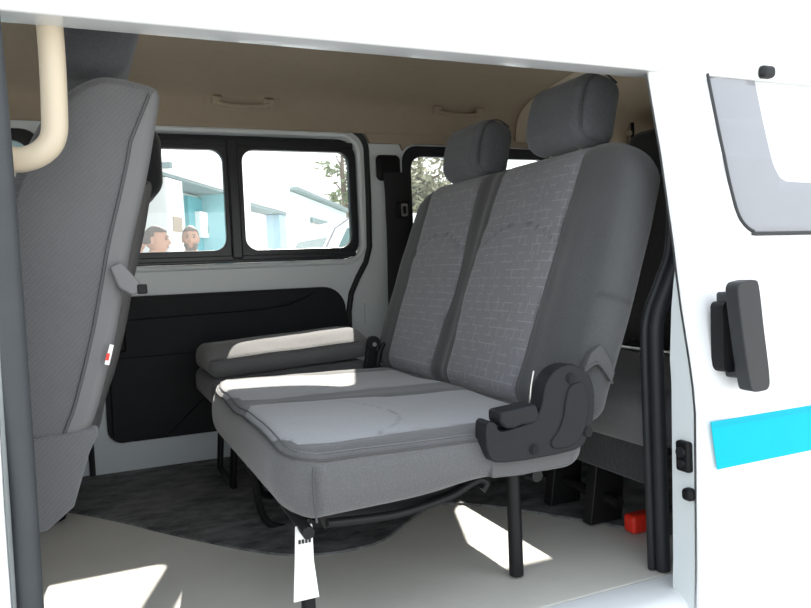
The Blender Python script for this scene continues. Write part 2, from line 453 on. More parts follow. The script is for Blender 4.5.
# outer roof skin
rp = [(1.28, .757), (1.5, .80), (1.9, .825), (2.3, .805), (2.6, .74), (2.72, .66), (2.752, .56)]
bm = bmesh.new(); A = [bm.verts.new((-1.3, y, z)) for y, z in rp]; B = [bm.verts.new((2.62, y, z)) for y, z in rp]
for i in range(len(A) - 1): bm.faces.new((A[i], A[i + 1], B[i + 1], B[i]))
put('quarter_glass', slab(rr(1.31, 2.47, .06, .40, .05), [], lambda x, z: max(1.135, yskin(z) + .08) + .012, .004, cutz), M['glass'], wn, smooth=False)
put('roof_skin', bm, M['paint'], wn, solid=(.01, 1))
# front pillar and front door skin, left of the doorway
fw = rr(-1.0, -.22, .03, .36, .06)
put('front_door', slab([(-1.3, -.9), (-.118, -.9), (-.118, .37), (-1.3, .37)], [fw], lambda x, z: yskin(z) + .06, .03, cutz), M['paint'], wn, wn=True)
put('pillar', rbox((-.17, 1.105, FL - .02), (-.105, 1.19, .42), .012, (1, 1, 6)), M['paint_in'], wn)
put('front_glass', slab(rr(-1.02, -.2, .01, .38, .06), [], lambda x, z: yskin(z) + .078, .004, cutz), M['glass'], wn)
tb = smooth_path([(-.098, 1.10, FL + .0), (-.096, 1.10, -.3), (-.096, 1.10, 0), (-.099, 1.11, .25), (-.104, 1.125, .40)], 5)
M['rubber_grey'] = plain('weathered_rubber', (.055, .06, .066, 1), .55, var=.15, spec=.3)
put('weatherstrip', tube(tb, .0165, 12), M['rubber_grey'], wn)
# step and sill below the doorway
put('sill', prism([(1.06, -.95), (1.05, -.73), (1.06, -.685), (1.085, FL - .003), (1.159, FL - .003), (1.159, -.95)], -1.3, 2.62, 'x'), M['paint'], wn, bevel=.006)
# rear quarter behind the opened door
put('quarter_panel', slab([(1.135, -.9), (2.62, -.9), (2.62, .40), (1.135, .40)], [rr(1.33, 2.45, .08, .39, .05)], lambda x, z: max(1.135, yskin(z) + .08), .03, cutz), M['paint_in'], wn, wn=True)
# door seal on the rear jamb
sp = [(1.092, 1.172, FL), (1.084, 1.165, -.5), (1.076, 1.160, -.2), (1.082, 1.158, -.12), (1.112, 1.153, -.05), (1.14, 1.150, .02), (1.155, 1.160, .15), (1.15, 1.172, .38)]
put('door_seal', tube(smooth_path(sp, 6), .0155, 12), M['rubber'], wn)
sp2 = [(x - .016, y + .016, z) for x, y, z in sp]
put('door_seal', tube(smooth_path(sp2, 6), .009, 10), M['rubber'], wn)

# beige grab handle on the front pillar
gh = thing('grab_handle', 'beige looped grab handle on the front door pillar at upper left', 'handle', (-.09, 1.2, .25))
path = smooth_path([(-.095, 1.20, .183), (-.075, 1.195, .182), (-.05, 1.19, .192), (-.033, 1.188, .215), (-.029, 1.188, .26), (-.028, 1.188, .36), (-.033, 1.188, .42), (-.06, 1.195, .45), (-.095, 1.20, .452)], 5)
path = [p - gh.location for p in path]
put('grip', tube(path, .0185, 12), M['beige_pl'], gh)
for z in (.183, .452):
    put('mount', rbox((-.10, 1.17, z - .025), (-.088, 1.225, z + .025), .005, (1, 1, 1), bm=None), M['beige_pl'], gh, loc=-gh.location)

# ceiling grab handles over the far windows
def ceiling_handle(x0, x1, y, z, label):
    t = thing('ceiling_grab_handle', label, 'handle', ((x0 + x1) / 2, y, z), 'grab handles on the headliner')
    L = (x1 - x0) / 2
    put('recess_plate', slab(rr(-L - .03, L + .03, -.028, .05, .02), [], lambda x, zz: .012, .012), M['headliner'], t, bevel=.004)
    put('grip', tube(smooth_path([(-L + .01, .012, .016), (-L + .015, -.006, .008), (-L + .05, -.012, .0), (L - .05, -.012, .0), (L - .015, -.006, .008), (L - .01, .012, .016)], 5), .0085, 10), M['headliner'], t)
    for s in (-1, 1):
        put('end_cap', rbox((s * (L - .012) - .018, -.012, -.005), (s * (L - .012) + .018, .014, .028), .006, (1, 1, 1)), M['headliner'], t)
    t.rotation_euler = (math.radians(30), 0, 0)
    return t
ceiling_handle(.445, .655, 2.628, .612, 'beige ceiling grab handle above the long side window')
ceiling_handle(1.315, 1.535, 2.628, .622, 'beige ceiling grab handle above the rear quarter window')
ck = thing('coat_hook', 'small dark slotted clip with a pale knob on rear beige trim', 'hook', (2.33, 2.642, .575))
put('clip_plate', rbox((-.016, -.012, -.06), (.016, .012, .06), .006, (1, 1, 2)), M['headliner'], ck)
put('slot', rbox((-.007, -.018, -.05), (.010, -.008, .05), .004, (1, 1, 2)), M['plastic_dark'], ck)
put('knob', disc((-.022, -.016, .0), .011, (0, 1, 0), .02), M['beige_pl'], ck)

# seat belt on the far pillar
sb = thing('seat_belt', 'black seat belt hanging from its anchor on the white far pillar', 'seat belt', (1.12, YW - .01, .40))
put('anchor_cover', rbox((-.052, -.035, -.05), (.052, .008, .052), .0515, (1, 1, 1), lambda p: Vector((p.x, p.y * .6, p.z)), k=6), M['plastic_dark'], sb)
put('webbing', tube([(.012, -.03, -.02), (.014, -.036, -.1), (.012, -.04, -.3), (.0, -.05, -.6), (-.005, -.05, -.72)], .046, 10, flat=.07, up=(0, 1, 0)), M['webbing'], sb)
put('webbing', tube([(.05, -.022, -.03), (.052, -.025, -.3), (.05, -.03, -.7)], .03, 10, flat=.08, up=(0, 1, 0)), M['webbing'], sb)
tg = put('tongue', rbox((.015, -.055, -.20), (.068, -.04, -.135), .006, (1, 1, 1)), M['plastic_dark'], sb)
put('tongue_plate', slab(rr(.028, .056, -.195, -.145, .006), [rr(.034, .05, -.185, -.155, .003)], lambda x, z: -.06, .004), M['steel'], tg)

# ------------------------------------------------------------------ main two-place bench
bench = thing('bench_seat', 'two-place grey cloth bench seat with reclined backrest facing left', 'seat', (.6, 1.65, FL))
BL = -Vector(bench.location)
def bput(name, bm, mat, parent=None, **kw):
    """world-coordinate mesh parented to the bench (or to one of its parts)"""
    if parent is None:
        return put(name, bm, mat, bench, loc=BL, **kw)
    o = put(name, bm, mat, parent, **kw)
    o.matrix_parent_inverse = Matrix.Identity(4)
    return o
CX0, CX1, CY0, CY1 = .275, .875, 1.13, 2.14
CZ0, CZ1 = -.404, -.300
def cush_ins(p):
    """signed distance inside the light insert, on the cushion top"""
    u = (p.y - CY0) / (CY1 - CY0); t = (p.x - CX0) / (CX1 - CX0)
    best = -1
    for c in (.265, .735):
        wav = .018 * math.sin(t * 5.2 + .6)
        hw = .180 + wav
        d1 = (hw - abs(u - c)) * (CY1 - CY0)
        d2 = p.x - (CX0 + .012 + .025 * sstep(.11, .185, abs(u - c)))
        best = max(best, min(d1, d2))
    if p.z < CZ1 - .03: best = min(best, -.02)
    return best
def cush_attr(p):
    u = (p.y - CY0) / (CY1 - CY0); t = (p.x - CX0) / (CX1 - CX0); s = 0
    for c in (.265, .735):
        w = abs(u - c)
        line = CX0 + .20 + .10 * (1 - (w / .18) ** 2) if w < .18 else -9
        # the curved seam where the seat hollow begins
        s = max(s, 1 - abs(p.x - line) / .005) if w < .18 else s
    d = cush_ins(p)
    s = max(s, 1 - abs(d) / .004)
    return (d, max(0, min(1, s)))
def cush_def(p):
    u = (p.y - CY0) / (CY1 - CY0); t = (p.x - CX0) / (CX1 - CX0)
    topw = sstep(CZ1 - .05, CZ1, p.z)
    z = 0
    for c in (.265, .735):
        w = max(0, 1 - ((u - c) / .20) ** 2)
        z += .006 * w * (1 - sstep(.2, .55, t)) - .010 * w * sstep(.3, .6, t)
    z -= .003 * math.exp(-((u - .5) / .05) ** 2)
    z += .012 * (1 - abs(2 * u - 1) ** 4)
    z += -.012 * t
    d = cush_ins(p)
    z -= .0035 * math.exp(-(d / .010) ** 2) * sstep(.08, .2, t)
    p.z += z * topw
    # belly of the front and rounded plan at the front corners
    fr = 1 - sstep(0, .16, t)
    cn = max(0, abs(2 * u - 1) - .80) / .20
    p.x += .045 * fr * cn ** 2 + .045 * fr * sstep(.70, 1, u)
    p.x -= .004 * fr * math.sin(PI * max(0, min(1, (p.z - CZ0) / (CZ1 - CZ0))))
    # the front bottom sags lower than the rear
    bot = 1 - sstep(CZ0, CZ0 + .05, p.z)
    p.z += bot * (-.012 * (1 - t) + .012 * math.exp(-((t - .62) / .15) ** 2))
    # wrinkles of the cover
    p.z += .0022 * noise.noise(p * 11) * topw
    return p
cush = bput('seat_cushion', rbox((CX0, CY0, CZ0), (CX1, CY1, CZ1), .042, (56, 84, 5), cush_def, cush_attr), M['fab_cush'])
# double seam round the rim of the cushion
def rim_path(z, inset):
    pts = []
    for x, y in rr(CX0 + inset, CX1 - inset, CY0 + inset, CY1 - inset, .035, 6):
        pts.append((x, y))
    # denser
    out = []
    for i in range(len(pts)):
        a = Vector(pts[i]); b = Vector(pts[(i + 1) % len(pts)]); n = max(1, int((b - a).length / .02))
        for k in range(n): q = a.lerp(b, k / n); out.append(cush_def(Vector((q.x, q.y, z))))
    return out
put('piping', tube(rim_path(CZ1 - .0125, .010), .0022, 6, closed=True), M['piping'], cush)
put('stitching', tube(rim_path(CZ1 - .004, .021), .0013, 5, closed=True), M['thread'], cush)
# vertical seam at the near front corner
vc = [cush_def(Vector((CX0 + .012, CY0 + .006, CZ1 - .02 - .08 * i / 6))) for i in range(7)]
put('piping', tube([v + Vector((-.002, -.004, 0)) for v in vc], .002, 6), M['piping'], cush)

# backrest: local x thickness (front at 0), z height
LEAN = math.atan(.357)
BT = .105; BY0, BY1 = 1.165, 2.25; BH = .625
def back_ins(p):
    t = p.z / BH
    edges = []
    sw = .018 * math.sin(PI * (t * 1.1 - .05)) ** 2
    a0, a1 = 1.36 + .02 * (1 - t) ** 2, 1.715 + .028 * math.exp(-((t - .45) / .22) ** 2) - .018 * t
    b0, b1 = 1.815 - .02 * math.exp(-((t - .45) / .22) ** 2), 2.135 - .01 * (1 - t)
    # inserts are waisted: wider near the top
    d = max(min(p.y - (a0 - .012 * t), a1 - p.y), min(p.y - b0, b1 - p.y))
    if p.x > .05: d = min(d, -.02)
    return d
def back_attr(p):
    d = back_ins(p); s = 1 - abs(d) / .004
    t = p.z / BH
    for c, w in ((1.535, .18), (1.972, .165)):
        q = (p.y - c) / w
        if abs(q) < 1 and p.x < .05: s = max(s, 1 - abs(t - (.70 - .10 * q * q)) / .006)
    if p.y < 1.27:        # side facing: one level seam across it
        s = max(s, (1 - abs(t - .42) / .006) if p.y < 1.19 else 0)
    return (d, max(0, min(1, s)))
def back_def(p):
    t = p.z / BH
    front = 1 - sstep(0, .05, p.x)
    dx = 0
    for c, w in ((1.535, .18), (1.972, .165)):
        q = (p.y - c) / w
        if abs(q) < 1.15: dx += .016 * (1 - q * q / 1.32) * math.sin(PI * min(1, t * 1.05)) * (1 - .4 * math.exp(-((t - .3) / .2) ** 2))
    dx = -dx * .0 + .010 * math.exp(-((p.y - 1.765) / .03) ** 2) - .4 * dx
    d = back_ins(p); dx += .005 * math.exp(-(d / .008) ** 2)
    for c, w in ((1.535, .18), (1.972, .165)):
        q = (p.y - c) / w
        if abs(q) < 1: dx += .004 * math.exp(-((t - (.70 - .10 * q * q)) / .018) ** 2)
    p.x += dx * front
    # bolsters stand forward of the inserts
    p.x -= .014 * front * (math.exp(-((p.y - 1.27) / .05) ** 2) + .6 * math.exp(-((p.y - 2.2) / .04) ** 2)) * math.sin(PI * min(1, t + .08))
    # shoulders round off
    for yy, sg in ((BY0, 1), (BY1, -1)):
        e = max(0, 1 - abs(p.y - yy) / .16)
        p.z -= .062 * e * e * sstep(.5, 1, t)
    # narrower at the foot on the far side
    p.x += .0018 * noise.noise(p * 13) + .05 * max(0, .12 - t) * (1 - front)
    if p.y < 1.2: p.y -= .012 * math.sin(PI * t) ; 
    return p
backrest = put('backrest', rbox((0, BY0, 0), (BT, BY1, BH), .05, (5, 92, 52), back_def, back_attr), M['fab_back'], bench, loc=Vector((.85, 0, -.312)) + BL, rot=(0, LEAN, 0))
# twin top-stitch down the near bolster
for yy, xx in ((1.205, .010), (1.19, .022)):
    put('stitching', tube([back_def(Vector((xx + .004, yy, .06 + .48 * i / 20))) + Vector((-.006, -.004, 0)) for i in range(21)], .0014, 5), M['thread'], backrest)
# loose flap of the cover above the recliner
put('cover_flap', prism([(.0, .10), (.008, .14), (.026, .163), (.055, .145), (.078, .118), (.076, .095), (.055, .11), (.025, .124)], 1.151, 1.172, 'y'), M['piping'], backrest, bevel=.005)
put('hem', tube(smooth_path([(.001, 1.152, .101), (.025, 1.150, .124), (.055, 1.150, .11), (.076, 1.152, .095)], 4), .0028, 6), M['piping'], backrest)
# crease bar between back and cushion
bput('crease_bar', tube([(.862, 1.19, -.318), (.862, 2.2, -.318)], .008, 8), M['piping'])

def hr_def(p):
    t = p.z / .175
    p.x -= .012 * math.sin(PI * max(0, min(1, t))) * (1 - sstep(0, .06, p.x))
    return p
def head_attr(lo, hi):
    def f(p):
        s = max(1 - abs(abs(p.y) - (hi - .012)) / .004, 0)
        return (-1, min(1, s))
    return f
def headrest(y, zoff=0):
    o = put('headrest', rbox((0, -.122, 0), (.115, .122, .175), .042, (6, 12, 8), hr_def, head_attr(-.122, .122)), M['fab_head'], bench, loc=Vector((1.045, y, .268 + zoff)) + BL, rot=(0, math.radians(13), 0))
    put('piping', tube(smooth_path([(.012, -.111, .03), (.0, -.113, .09), (.014, -.112, .15), (.05, -.111, .171), (.09, -.111, .16)], 4), .0025, 6), M['piping'], o)
    for s in (-1, 1): put('post', tube([(.055, s * .06, .02), (.05, s * .06, -.09)], .006, 8), M['steel'], o)
    return o
headrest(1.478, .012); headrest(1.952)

# recliner cover on the near side
oc = [(.645, -.288), (.647, -.345), (.684, -.364), (.838, -.362), (.868, -.338), (.886, -.295), (.886, -.245), (.868, -.212), (.835, -.196), (.80, -.204), (.776, -.228), (.767, -.262), (.755, -.284), (.735, -.296), (.695, -.303), (.672, -.303), (.664, -.288)]
oc = [(p.x * .985, p.y * .985) for p in smooth_path([(a, b, 0) for a, b in oc], 3, closed=True)]
rec = bput('recliner_cover', prism(oc, 1.108, 1.15, 'y'), M['plastic'], bevel=.008, bseg=3)
def inset(poly, d):
    cx = sum(p[0] for p in poly) / len(poly); out = []
    n = len(poly)
    for i in range(n):
        a = Vector(poly[i - 1]); b = Vector(poly[(i + 1) % n]); t = (b - a).normalized(); nn = Vector((-t.y, t.x))
        out.append((poly[i][0] + nn.x * d, poly[i][1] + nn.y * d))
    return out
raised = [(.79, -.352), (.835, -.35), (.862, -.318), (.872, -.27), (.86, -.235), (.845, -.232), (.828, -.238), (.818, -.262), (.812, -.292), (.80, -.318), (.782, -.338)]
raised = [(p.x * .985, p.y * .985) for p in smooth_path([(a, b, 0) for a, b in raised], 3, closed=True)]
put('inner_boss', prism(raised, 1.104, 1.116, 'y'), M['plastic'], rec, bevel=.003)
for x, z in ((.832, -.222), (.868, -.33), (.745, -.347)):
    x *= .985; z *= .985
    put('screw_hole', disc((x, 1.1065, z), .0075, (0, 1, 0), .006, 16), M['plastic_dark'], rec)
    put('screw_rim', tube([(x + .0085 * math.cos(a), 1.1065, z + .0085 * math.sin(a)) for a in [PI / 8 * i for i in range(16)]], .0018, 6, closed=True), M['plastic'], rec)
lv = [(.672, -.268), (.75, -.262), (.757, -.285), (.745, -.298), (.715, -.298), (.70, -.302), (.682, -.300), (.671, -.288)]
bput('recline_lever', prism([(x * .985, z * .985) for x, z in lv], 1.102, 1.15, 'y'), M['plastic'], bevel=.006, bseg=3)
bput('recliner_hinge', tube(smooth_path([(.768, 1.153, -.205), (.760, 1.153, -.24), (.756, 1.153, -.28)], 4), .0025, 8), M['steel'])
bput('hinge_plate', slab([(.765, -.36), (.86, -.36), (.885, -.22), (.86, -.20), (.82, -.20), (.775, -.25)], [], lambda x, z: 1.152, .015), M['metal_black'], bevel=.003)

# square-cornered cloth skirt under the recliner
bput('side_valance', prism([(.655, -.345), (.826, -.345), (.832, -.352), (.832, -.384), (.826, -.391), (.72, -.394), (.655, -.390)], 1.128, 1.16, 'y'), M['valance'], bevel=.006)
# under-frame and legs
bput('frame_rail', tube([(.315, 1.16, -.437), (.33, 1.65, -.432), (.36, 2.12, -.425)], .011, 8), M['metal_black'])
bput('frame_rail', tube([(.80, 1.2, -.425), (.80, 2.1, -.425)], .013, 8), M['metal_black'])
bput('frame_rail', tube(smooth_path([(.36, 1.2, -.44), (.50, 1.22, -.455), (.62, 1.24, -.448), (.665, 1.24, -.432), (.69, 1.24, -.425), (.705, 1.24, -.435), (.695, 1.24, -.447)], 5), .0085, 8), M['metal_black'])
bput('latch_plate', prism([(.36, -.445), (.48, -.435), (.62, -.418), (.665, -.425), (.64, -.452), (.50, -.468), (.37, -.468)], 1.25, 1.258, 'y'), M['metal_black'])
bput('leg', tube([(.805, 1.30, -.41), (.805, 1.30, FL + .002)], .0155, 12), M['metal_black'])
bput('leg', tube([(.805, 2.05, -.41), (.805, 2.05, FL + .002)], .0155, 12), M['metal_black'])
bput('leg', tube([(.325, 1.22, -.43), (.325, 1.22, FL + .002)], .013, 10), M['metal_black'])
bput('leg', tube(smooth_path([(.37, 2.0, -.42), (.40, 2.04, -.55), (.43, 2.08, -.635), (.47, 2.10, FL + .013), (.51, 2.08, -.635), (.50, 2.03, -.5), (.49, 2.0, -.42)], 5), .011, 8), M['metal_black'])
bput('leg', tube(smooth_path([(.34, 1.80, -.43), (.36, 1.83, -.52), (.40, 1.86, FL + .013), (.52, 1.86, FL + .013), (.56, 1.84, -.43)], 5), .010, 8), M['metal_black'])
bput('bolt', disc((.418, 1.95, -.56), .008, (-.6, -1, 0), .02, 10), M['steel'])
pt = bput('paper_tag', slab([(.298, -.500), (.332, -.500), (.332, -.435), (.302, -.435)], [], lambda x, z: 1.196, .0015), M['paper'], smooth=False)
pt2 = bput('tag_flap', slab([(.290, -.56), (.335, -.56), (.332, -.50), (.298, -.50)], [], lambda x, z: 1.196 - (-.5 - z) * .2, .0015), M['paper'], smooth=False)
for i in range(4): put('print', box((.306 + .006 * i, 1.1945, -.466), (.310 + .006 * i, 1.1955, -.459)), M['ink'], pt, smooth=False)

# ------------------------------------------------------------------ folded jump seat by the far door
jump = thing('jump_seat', 'narrow grey jump seat folded flat between bench and far door', 'seat', (.58, 2.4, FL))
JL = -Vector(jump.location)
def j_def(p):
    p.z += (.016 * math.sin(PI * min(1, (p.y - 2.19) / .36)) - .022 * (1 - sstep(2.19, 2.33, p.y))) * sstep(-.28, -.22, p.z) + .026 * (p.x - .31) / .54 + .002 * noise.noise(p * 12)
    return p
jb = put('backrest', rbox((.318, 2.19, -.310), (.845, 2.52, -.232), .034, (30, 22, 4), j_def, lambda p: (-1, 0)), M['fab_cush'], jump, loc=JL)
put('piping', tube([j_def(Vector(v)) for v in [(.325 + .025 * i, 2.203, -.238) for i in range(20)]], .003, 6), M['piping'], jb)
put('seat_cushion', rbox((.325, 2.205, -.405), (.85, 2.60, -.312), .03, (20, 16, 4), lambda p: p + Vector((0, 0, .012 * (p.x - .31) / .54)), lambda p: (-1, 0)), M['fab_side'], jump, loc=JL)
hg = put('hinge', prism([(.80, -.33), (.835, -.335), (.85, -.27), (.845, -.225), (.825, -.215), (.815, -.25)], 2.17, 2.19, 'y'), M['metal_black'], jump, loc=JL, bevel=.004)
put('hinge_lever', tube(smooth_path([(.842, 2.165, -.33), (.85, 2.165, -.28), (.862, 2.165, -.25), (.872, 2.165, -.242)], 5), .008, 8), M['metal_black'], jump, loc=JL)
put('hinge_cap', disc((.832, 2.163, -.235), .022, (0, 1, 0), .014, 16), M['plastic'], jump, loc=JL)
put('hinge_bolt', disc((.833, 2.156, -.240), .007, (0, 1, 0), .008, 10), M['steel'], jump, loc=JL)
put('stand', tube([(.40, 2.26, -.40), (.38, 2.26, FL + .012), (.38, 2.5, FL + .012), (.40, 2.5, -.40)], .011, 8), M['metal_black'], jump, loc=JL)
put('stand', tube([(.78, 2.26, -.40), (.80, 2.26, FL + .012), (.80, 2.5, FL + .012), (.78, 2.5, -.40)], .011, 8), M['metal_black'], jump, loc=JL)

# ------------------------------------------------------------------ rear bench
rear = thing('rear_bench_seat', 'dark rear bench seat behind the grey bench, at the doorway edge', 'seat', (1.4, 1.95, FL))
RL = -Vector(rear.location)
RY0, RY1 = 1.17, 2.60
put('seat_cushion', rbox((1.08, RY0, -.42), (1.60, RY1, -.292), .04, (14, 30, 4), lambda p: p + Vector((0, 0, .008 * math.sin(PI * (p.x - 1.08) / .52))), lambda p: (-1, 0)), M['fab_side'], rear, loc=RL)
def rb_attr(p):
    t = p.z / .6
    return (-1, max(0, 1 - abs(t - .35) / .008, 1 - abs(t - .62) / .008, 1 - abs(p.y - 1.78) / .004))
rback = put('backrest', rbox((0, RY0, 0), (.13, RY1, .60), .05, (4, 40, 36), None, rb_attr), M['fab_dark'], rear, loc=Vector((1.555, 0, -.27)) + RL, rot=(0, LEAN, 0))
for y in (1.40, 1.91, 2.40):
    o = put('headrest', rbox((0, -.14, 0), (.11, .14, .185), .045, (5, 10, 8), hr_def, head_attr(-.14, .14)), M['fab_dark'], rear, loc=Vector((1.755, y, .275)) + RL, rot=(0, math.radians(12), 0))
    for s in (-1, 1): put('post', tube([(.055, s * .06, .02), (.05, s * .06, -.06)], .006, 8), M['steel'], o)
put('gap_light_bar', tube([(1.575, RY0 + .05, -.286), (1.575, RY1 - .05, -.286)], .010, 8), M['steel'], rear, loc=RL)  # bright bar put in for the light showing between backrest and cushion
put('skirt', box((1.10, RY0 + .02, -.50), (1.13, RY1 - .02, -.41)), M['fab_dark'], rear, loc=RL, bevel=.006)
for y in (1.45, 1.62, 2.35):
    put('leg', prism([(1.16, -.41), (1.24, -.41), (1.22, FL + .002), (1.12, FL + .002)], y, y + .035, 'y'), M['metal_black'], rear, loc=RL, bevel=.003)
for y in (1.5, 2.35):
    put('leg', prism([(1.5, -.41), (1.58, -.41), (1.62, FL + .002), (1.52, FL + .002)], y, y + .035, 'y'), M['metal_black'], rear, loc=RL, bevel=.003)
put('cross_bar', tube([(1.17, 1.4, -.60), (1.17, 2.5, -.60)], .014, 8), M['metal_black'], rear, loc=RL)
put('cross_bar', tube([(1.55, 1.4, -.55), (1.55, 2.5, -.55)], .014, 8), M['steel'], rear, loc=RL)
bk = thing('seat_belt_buckle', 'black belt buckle with red button on the floor by rear bench leg', 'buckle', (1.33, 1.66, FL + .002))
put('housing', rbox((-.03, -.022, 0), (.05, .022, .03), .008, (1, 1, 1)), M['plastic_dark'], bk)
put('button', rbox((-.04, -.017, .004), (-.022, .017, .026), .005, (1, 1, 1)), M['red'], bk)
rd = tag(put('reflector', rbox((-.035, -.02, 0), (.035, .02, .045), .01, (1, 1, 1)), M['red'], loc=(1.205, 1.37, FL)), 'red plastic block on the floor beside the rear door seal', 'block')

# ------------------------------------------------------------------ front seats
def fs_outline():
    rear_e = [(-.082, -.392), (-.045, -.365), (-.028, -.30), (-.012, -.25), (.006, -.205), (.04, -.085), (.07, .05), (.092, .13), (.108, .193), (.124, .27), (.130, .305), (.118, .322)]
    top = [(.054, .334), (.02, .326), (-.012, .305), (-.045, .27), (-.082, .20)]
    front = [(-.112, .12), (-.15, .0), (-.185, -.12), (-.20, -.22), (-.195, -.33), (-.16, -.385)]
    return [(p.x, p.y) for p in smooth_path([(a, b, 0) for a, b in rear_e + top + front], 3, closed=True)]
FSO = fs_outline()
def dist_poly(p, poly):
    best = 9
    for i in range(len(poly)):
        a = Vector(poly[i]); b = Vector(poly[(i + 1) % len(poly)]); ab = b - a
        t = max(0, min(1, (p - a).dot(ab) / max(1e-9, ab.dot(ab)))); best = min(best, (p - (a + ab * t)).length)
    return best
def seat_shell(y0, y1):
    """a chunky bucket backrest: outline rounded over at both sides, finely meshed so seams can be read"""
    bm = bmesh.new(); la = bm.verts.layers.float.new('ins'); ls = bm.verts.layers.float.new('seam')
    n = len(FSO); rings = []
    R = .035
    cen = Vector((sum(p[0] for p in FSO) / n, sum(p[1] for p in FSO) / n))
    def ring(y, d, bulge=0):
        vs = []
        q = inset(FSO, d)
        for (x, z) in q:
            v = bm.verts.new((x, y, z)); dd = 0
            v[la] = -1; v[ls] = 0
            vs.append(v)
        return vs
    steps = [(y0, .016), (y0 + .003, .0095), (y0 + .009, .004), (y0 + .018, .001), (y0 + .03, 0)]
    seq = steps + [(y0 + (y1 - y0) * k / 6, 0) for k in range(1, 6)] + [(y0 + y1 - y, d) for y, d in reversed(steps)]
    for y, d in seq: rings.append(ring(y, d))
    K = 31                                  # outline points that run up the rear edge
    for A, B in zip(rings, rings[1:]):
        for i in range(n):
            f_ = bm.faces.new((A[i], A[(i + 1) % n], B[(i + 1) % n], B[i]))
            if 6 <= i < K: f_.material_index = 1
    ring0 = inset(FSO, .016); mid = inset(FSO, .036)[8:K - 5]
    for yy in (y0, y1):
        for poly_, mi in ((ring0[6:K + 1] + mid[::-1], 1), (mid + ring0[K:] + ring0[:7], 0)):
            b2 = sheet(poly_, y0=yy, cuts=[-.36 + .05 * i for i in range(14)])
            me_ = bpy.data.meshes.new('tmp'); b2.to_mesh(me_); b2.free()
            k0 = len(bm.faces); bm.from_mesh(me_); bm.faces.ensure_lookup_table()
            for f_ in bm.faces[k0:]: f_.material_index = mi
            bpy.data.meshes.remove(me_)
    return bm
front = thing('front_seat', 'large grey mesh cloth front seat filling the left side of the doorway', 'seat', (-.1, 1.55, FL), 'front seats')
F0 = -Vector(front.location)
M['strip'] = plain('smooth_grey_cloth', (.15, .15, .152, 1), .75, var=.05)
fb = put('backrest', seat_shell(1.27, 1.76), [M['fab_front'], M['strip']], front, loc=F0)
# piping that parts the side face from the rear strip
ed = inset(FSO, .036)[8:26] + [tuple(inset(FSO, .018)[30])]
put('piping', tube([(x, 1.269, z) for x, z in ed], .0028, 6), M['piping'], fb)
sk = [(-.20, -.235), (-.10, -.245), (.0, -.238), (.004, -.245), (-.012, -.275), (-.04, -.36), (-.08, -.392), (-.16, -.40), (-.21, -.37)]
put('skirt', prism(sk, 1.262, 1.30, 'y'), M['fab_front'], front, loc=F0, bevel=.012, bseg=3)
put('seat_cushion', rbox((-.70, 1.27, -.46), (-.14, 1.76, -.33), .04, (8, 8, 3), None, lambda p: (-1, 0)), M['fab_front'], front, loc=F0)
put('seat_base', box((-.62, 1.33, FL + .002), (-.14, 1.70, -.45)), M['plastic_dark'], front, loc=F0, bevel=.02)
put('slide_rail', box((-.65, 1.30, FL + .002), (-.06, 1.33, FL + .05)), M['metal_black'], front, loc=F0, bevel=.004)
hd = put('headrest', rbox((-.045, 1.39, .36), (.085, 1.66, .54), .045, (5, 10, 8), lambda p: p + Vector((.3 * (p.z - .36), 0, 0)), lambda p: (-1, 0)), M['fab_head'], front, loc=F0)
for s in (1.47, 1.58): put('post', tube([(.02, s, .38), (.0, s, .28)], .006, 8), M['steel'], hd)
# small pull tab on the rear edge and a care tag
tab = put('pull_tab', prism([(.034, .022), (.052, .030), (.078, -.004), (.084, -.02), (.066, -.026), (.046, -.012)], 1.255, 1.268, 'y'), M['strip'], front, loc=F0, bevel=.004)
put('tab_hook', rbox((.074, 1.253, -.024), (.090, 1.27, -.008), .003, (1, 1, 1)), M['plastic_dark'], tab)
cg = put('care_tag', slab([(.018, -.135), (.025, -.137), (.034, -.105), (.028, -.103)], [], lambda x, z: 1.262, .002), M['paper'], front, loc=F0, smooth=False)
put('tag_print', slab([(.0195, -.128), (.0245, -.129), (.0275, -.118), (.0225, -.117)], [], lambda x, z: 1.2605, .002), M['red'], cg, smooth=False)

driver = thing('front_seat', 'dark driver seat mostly hidden behind the near front seat', 'seat', (-.02, 2.4, FL), 'front seats')
DLc = -Vector(driver.location)
D_OFF = Vector((.052, .86, -.045))
def dput(name, bm, mat, par=None, **kw): return put(name, bm, mat, par or driver, loc=(DLc + D_OFF) if par is None else (0, 0, 0), **kw)
dput('backrest', seat_shell(1.27, 1.76), [M['fab_front'], M['strip']])
dput('seat_cushion', rbox((-.70, 1.27, -.42), (-.14, 1.76, -.30), .04, (8, 8, 3), None, lambda p: (-1, 0)), M['fab_front'])
dput('seat_base', box((-.62, 1.33, FL + .047), (-.14, 1.70, -.41)), M['plastic_dark'], bevel=.02)
hd = dput('headrest', rbox((.03, 1.34, .275), (.172, 1.66, .505), .065, (5, 10, 8), None, lambda p: (-1, 0)), M['fab_dark'])
for s in (1.44, 1.56): put('post', tube([(.09, s, .3), (.07, s, .22)], .006, 8), M['steel'], hd)

# dashboard and windscreen close the front of the cabin
db = struct(put('trim_2', rbox((-1.3, 1.2, -.6), (-1.0, 2.66, .0), .05, (2, 6, 4)), M['trim']))
ws_ = struct(put('window_4', box((-1.31, 1.2, 0), (-1.30, 2.68, .70)), M['glass'], smooth=False))

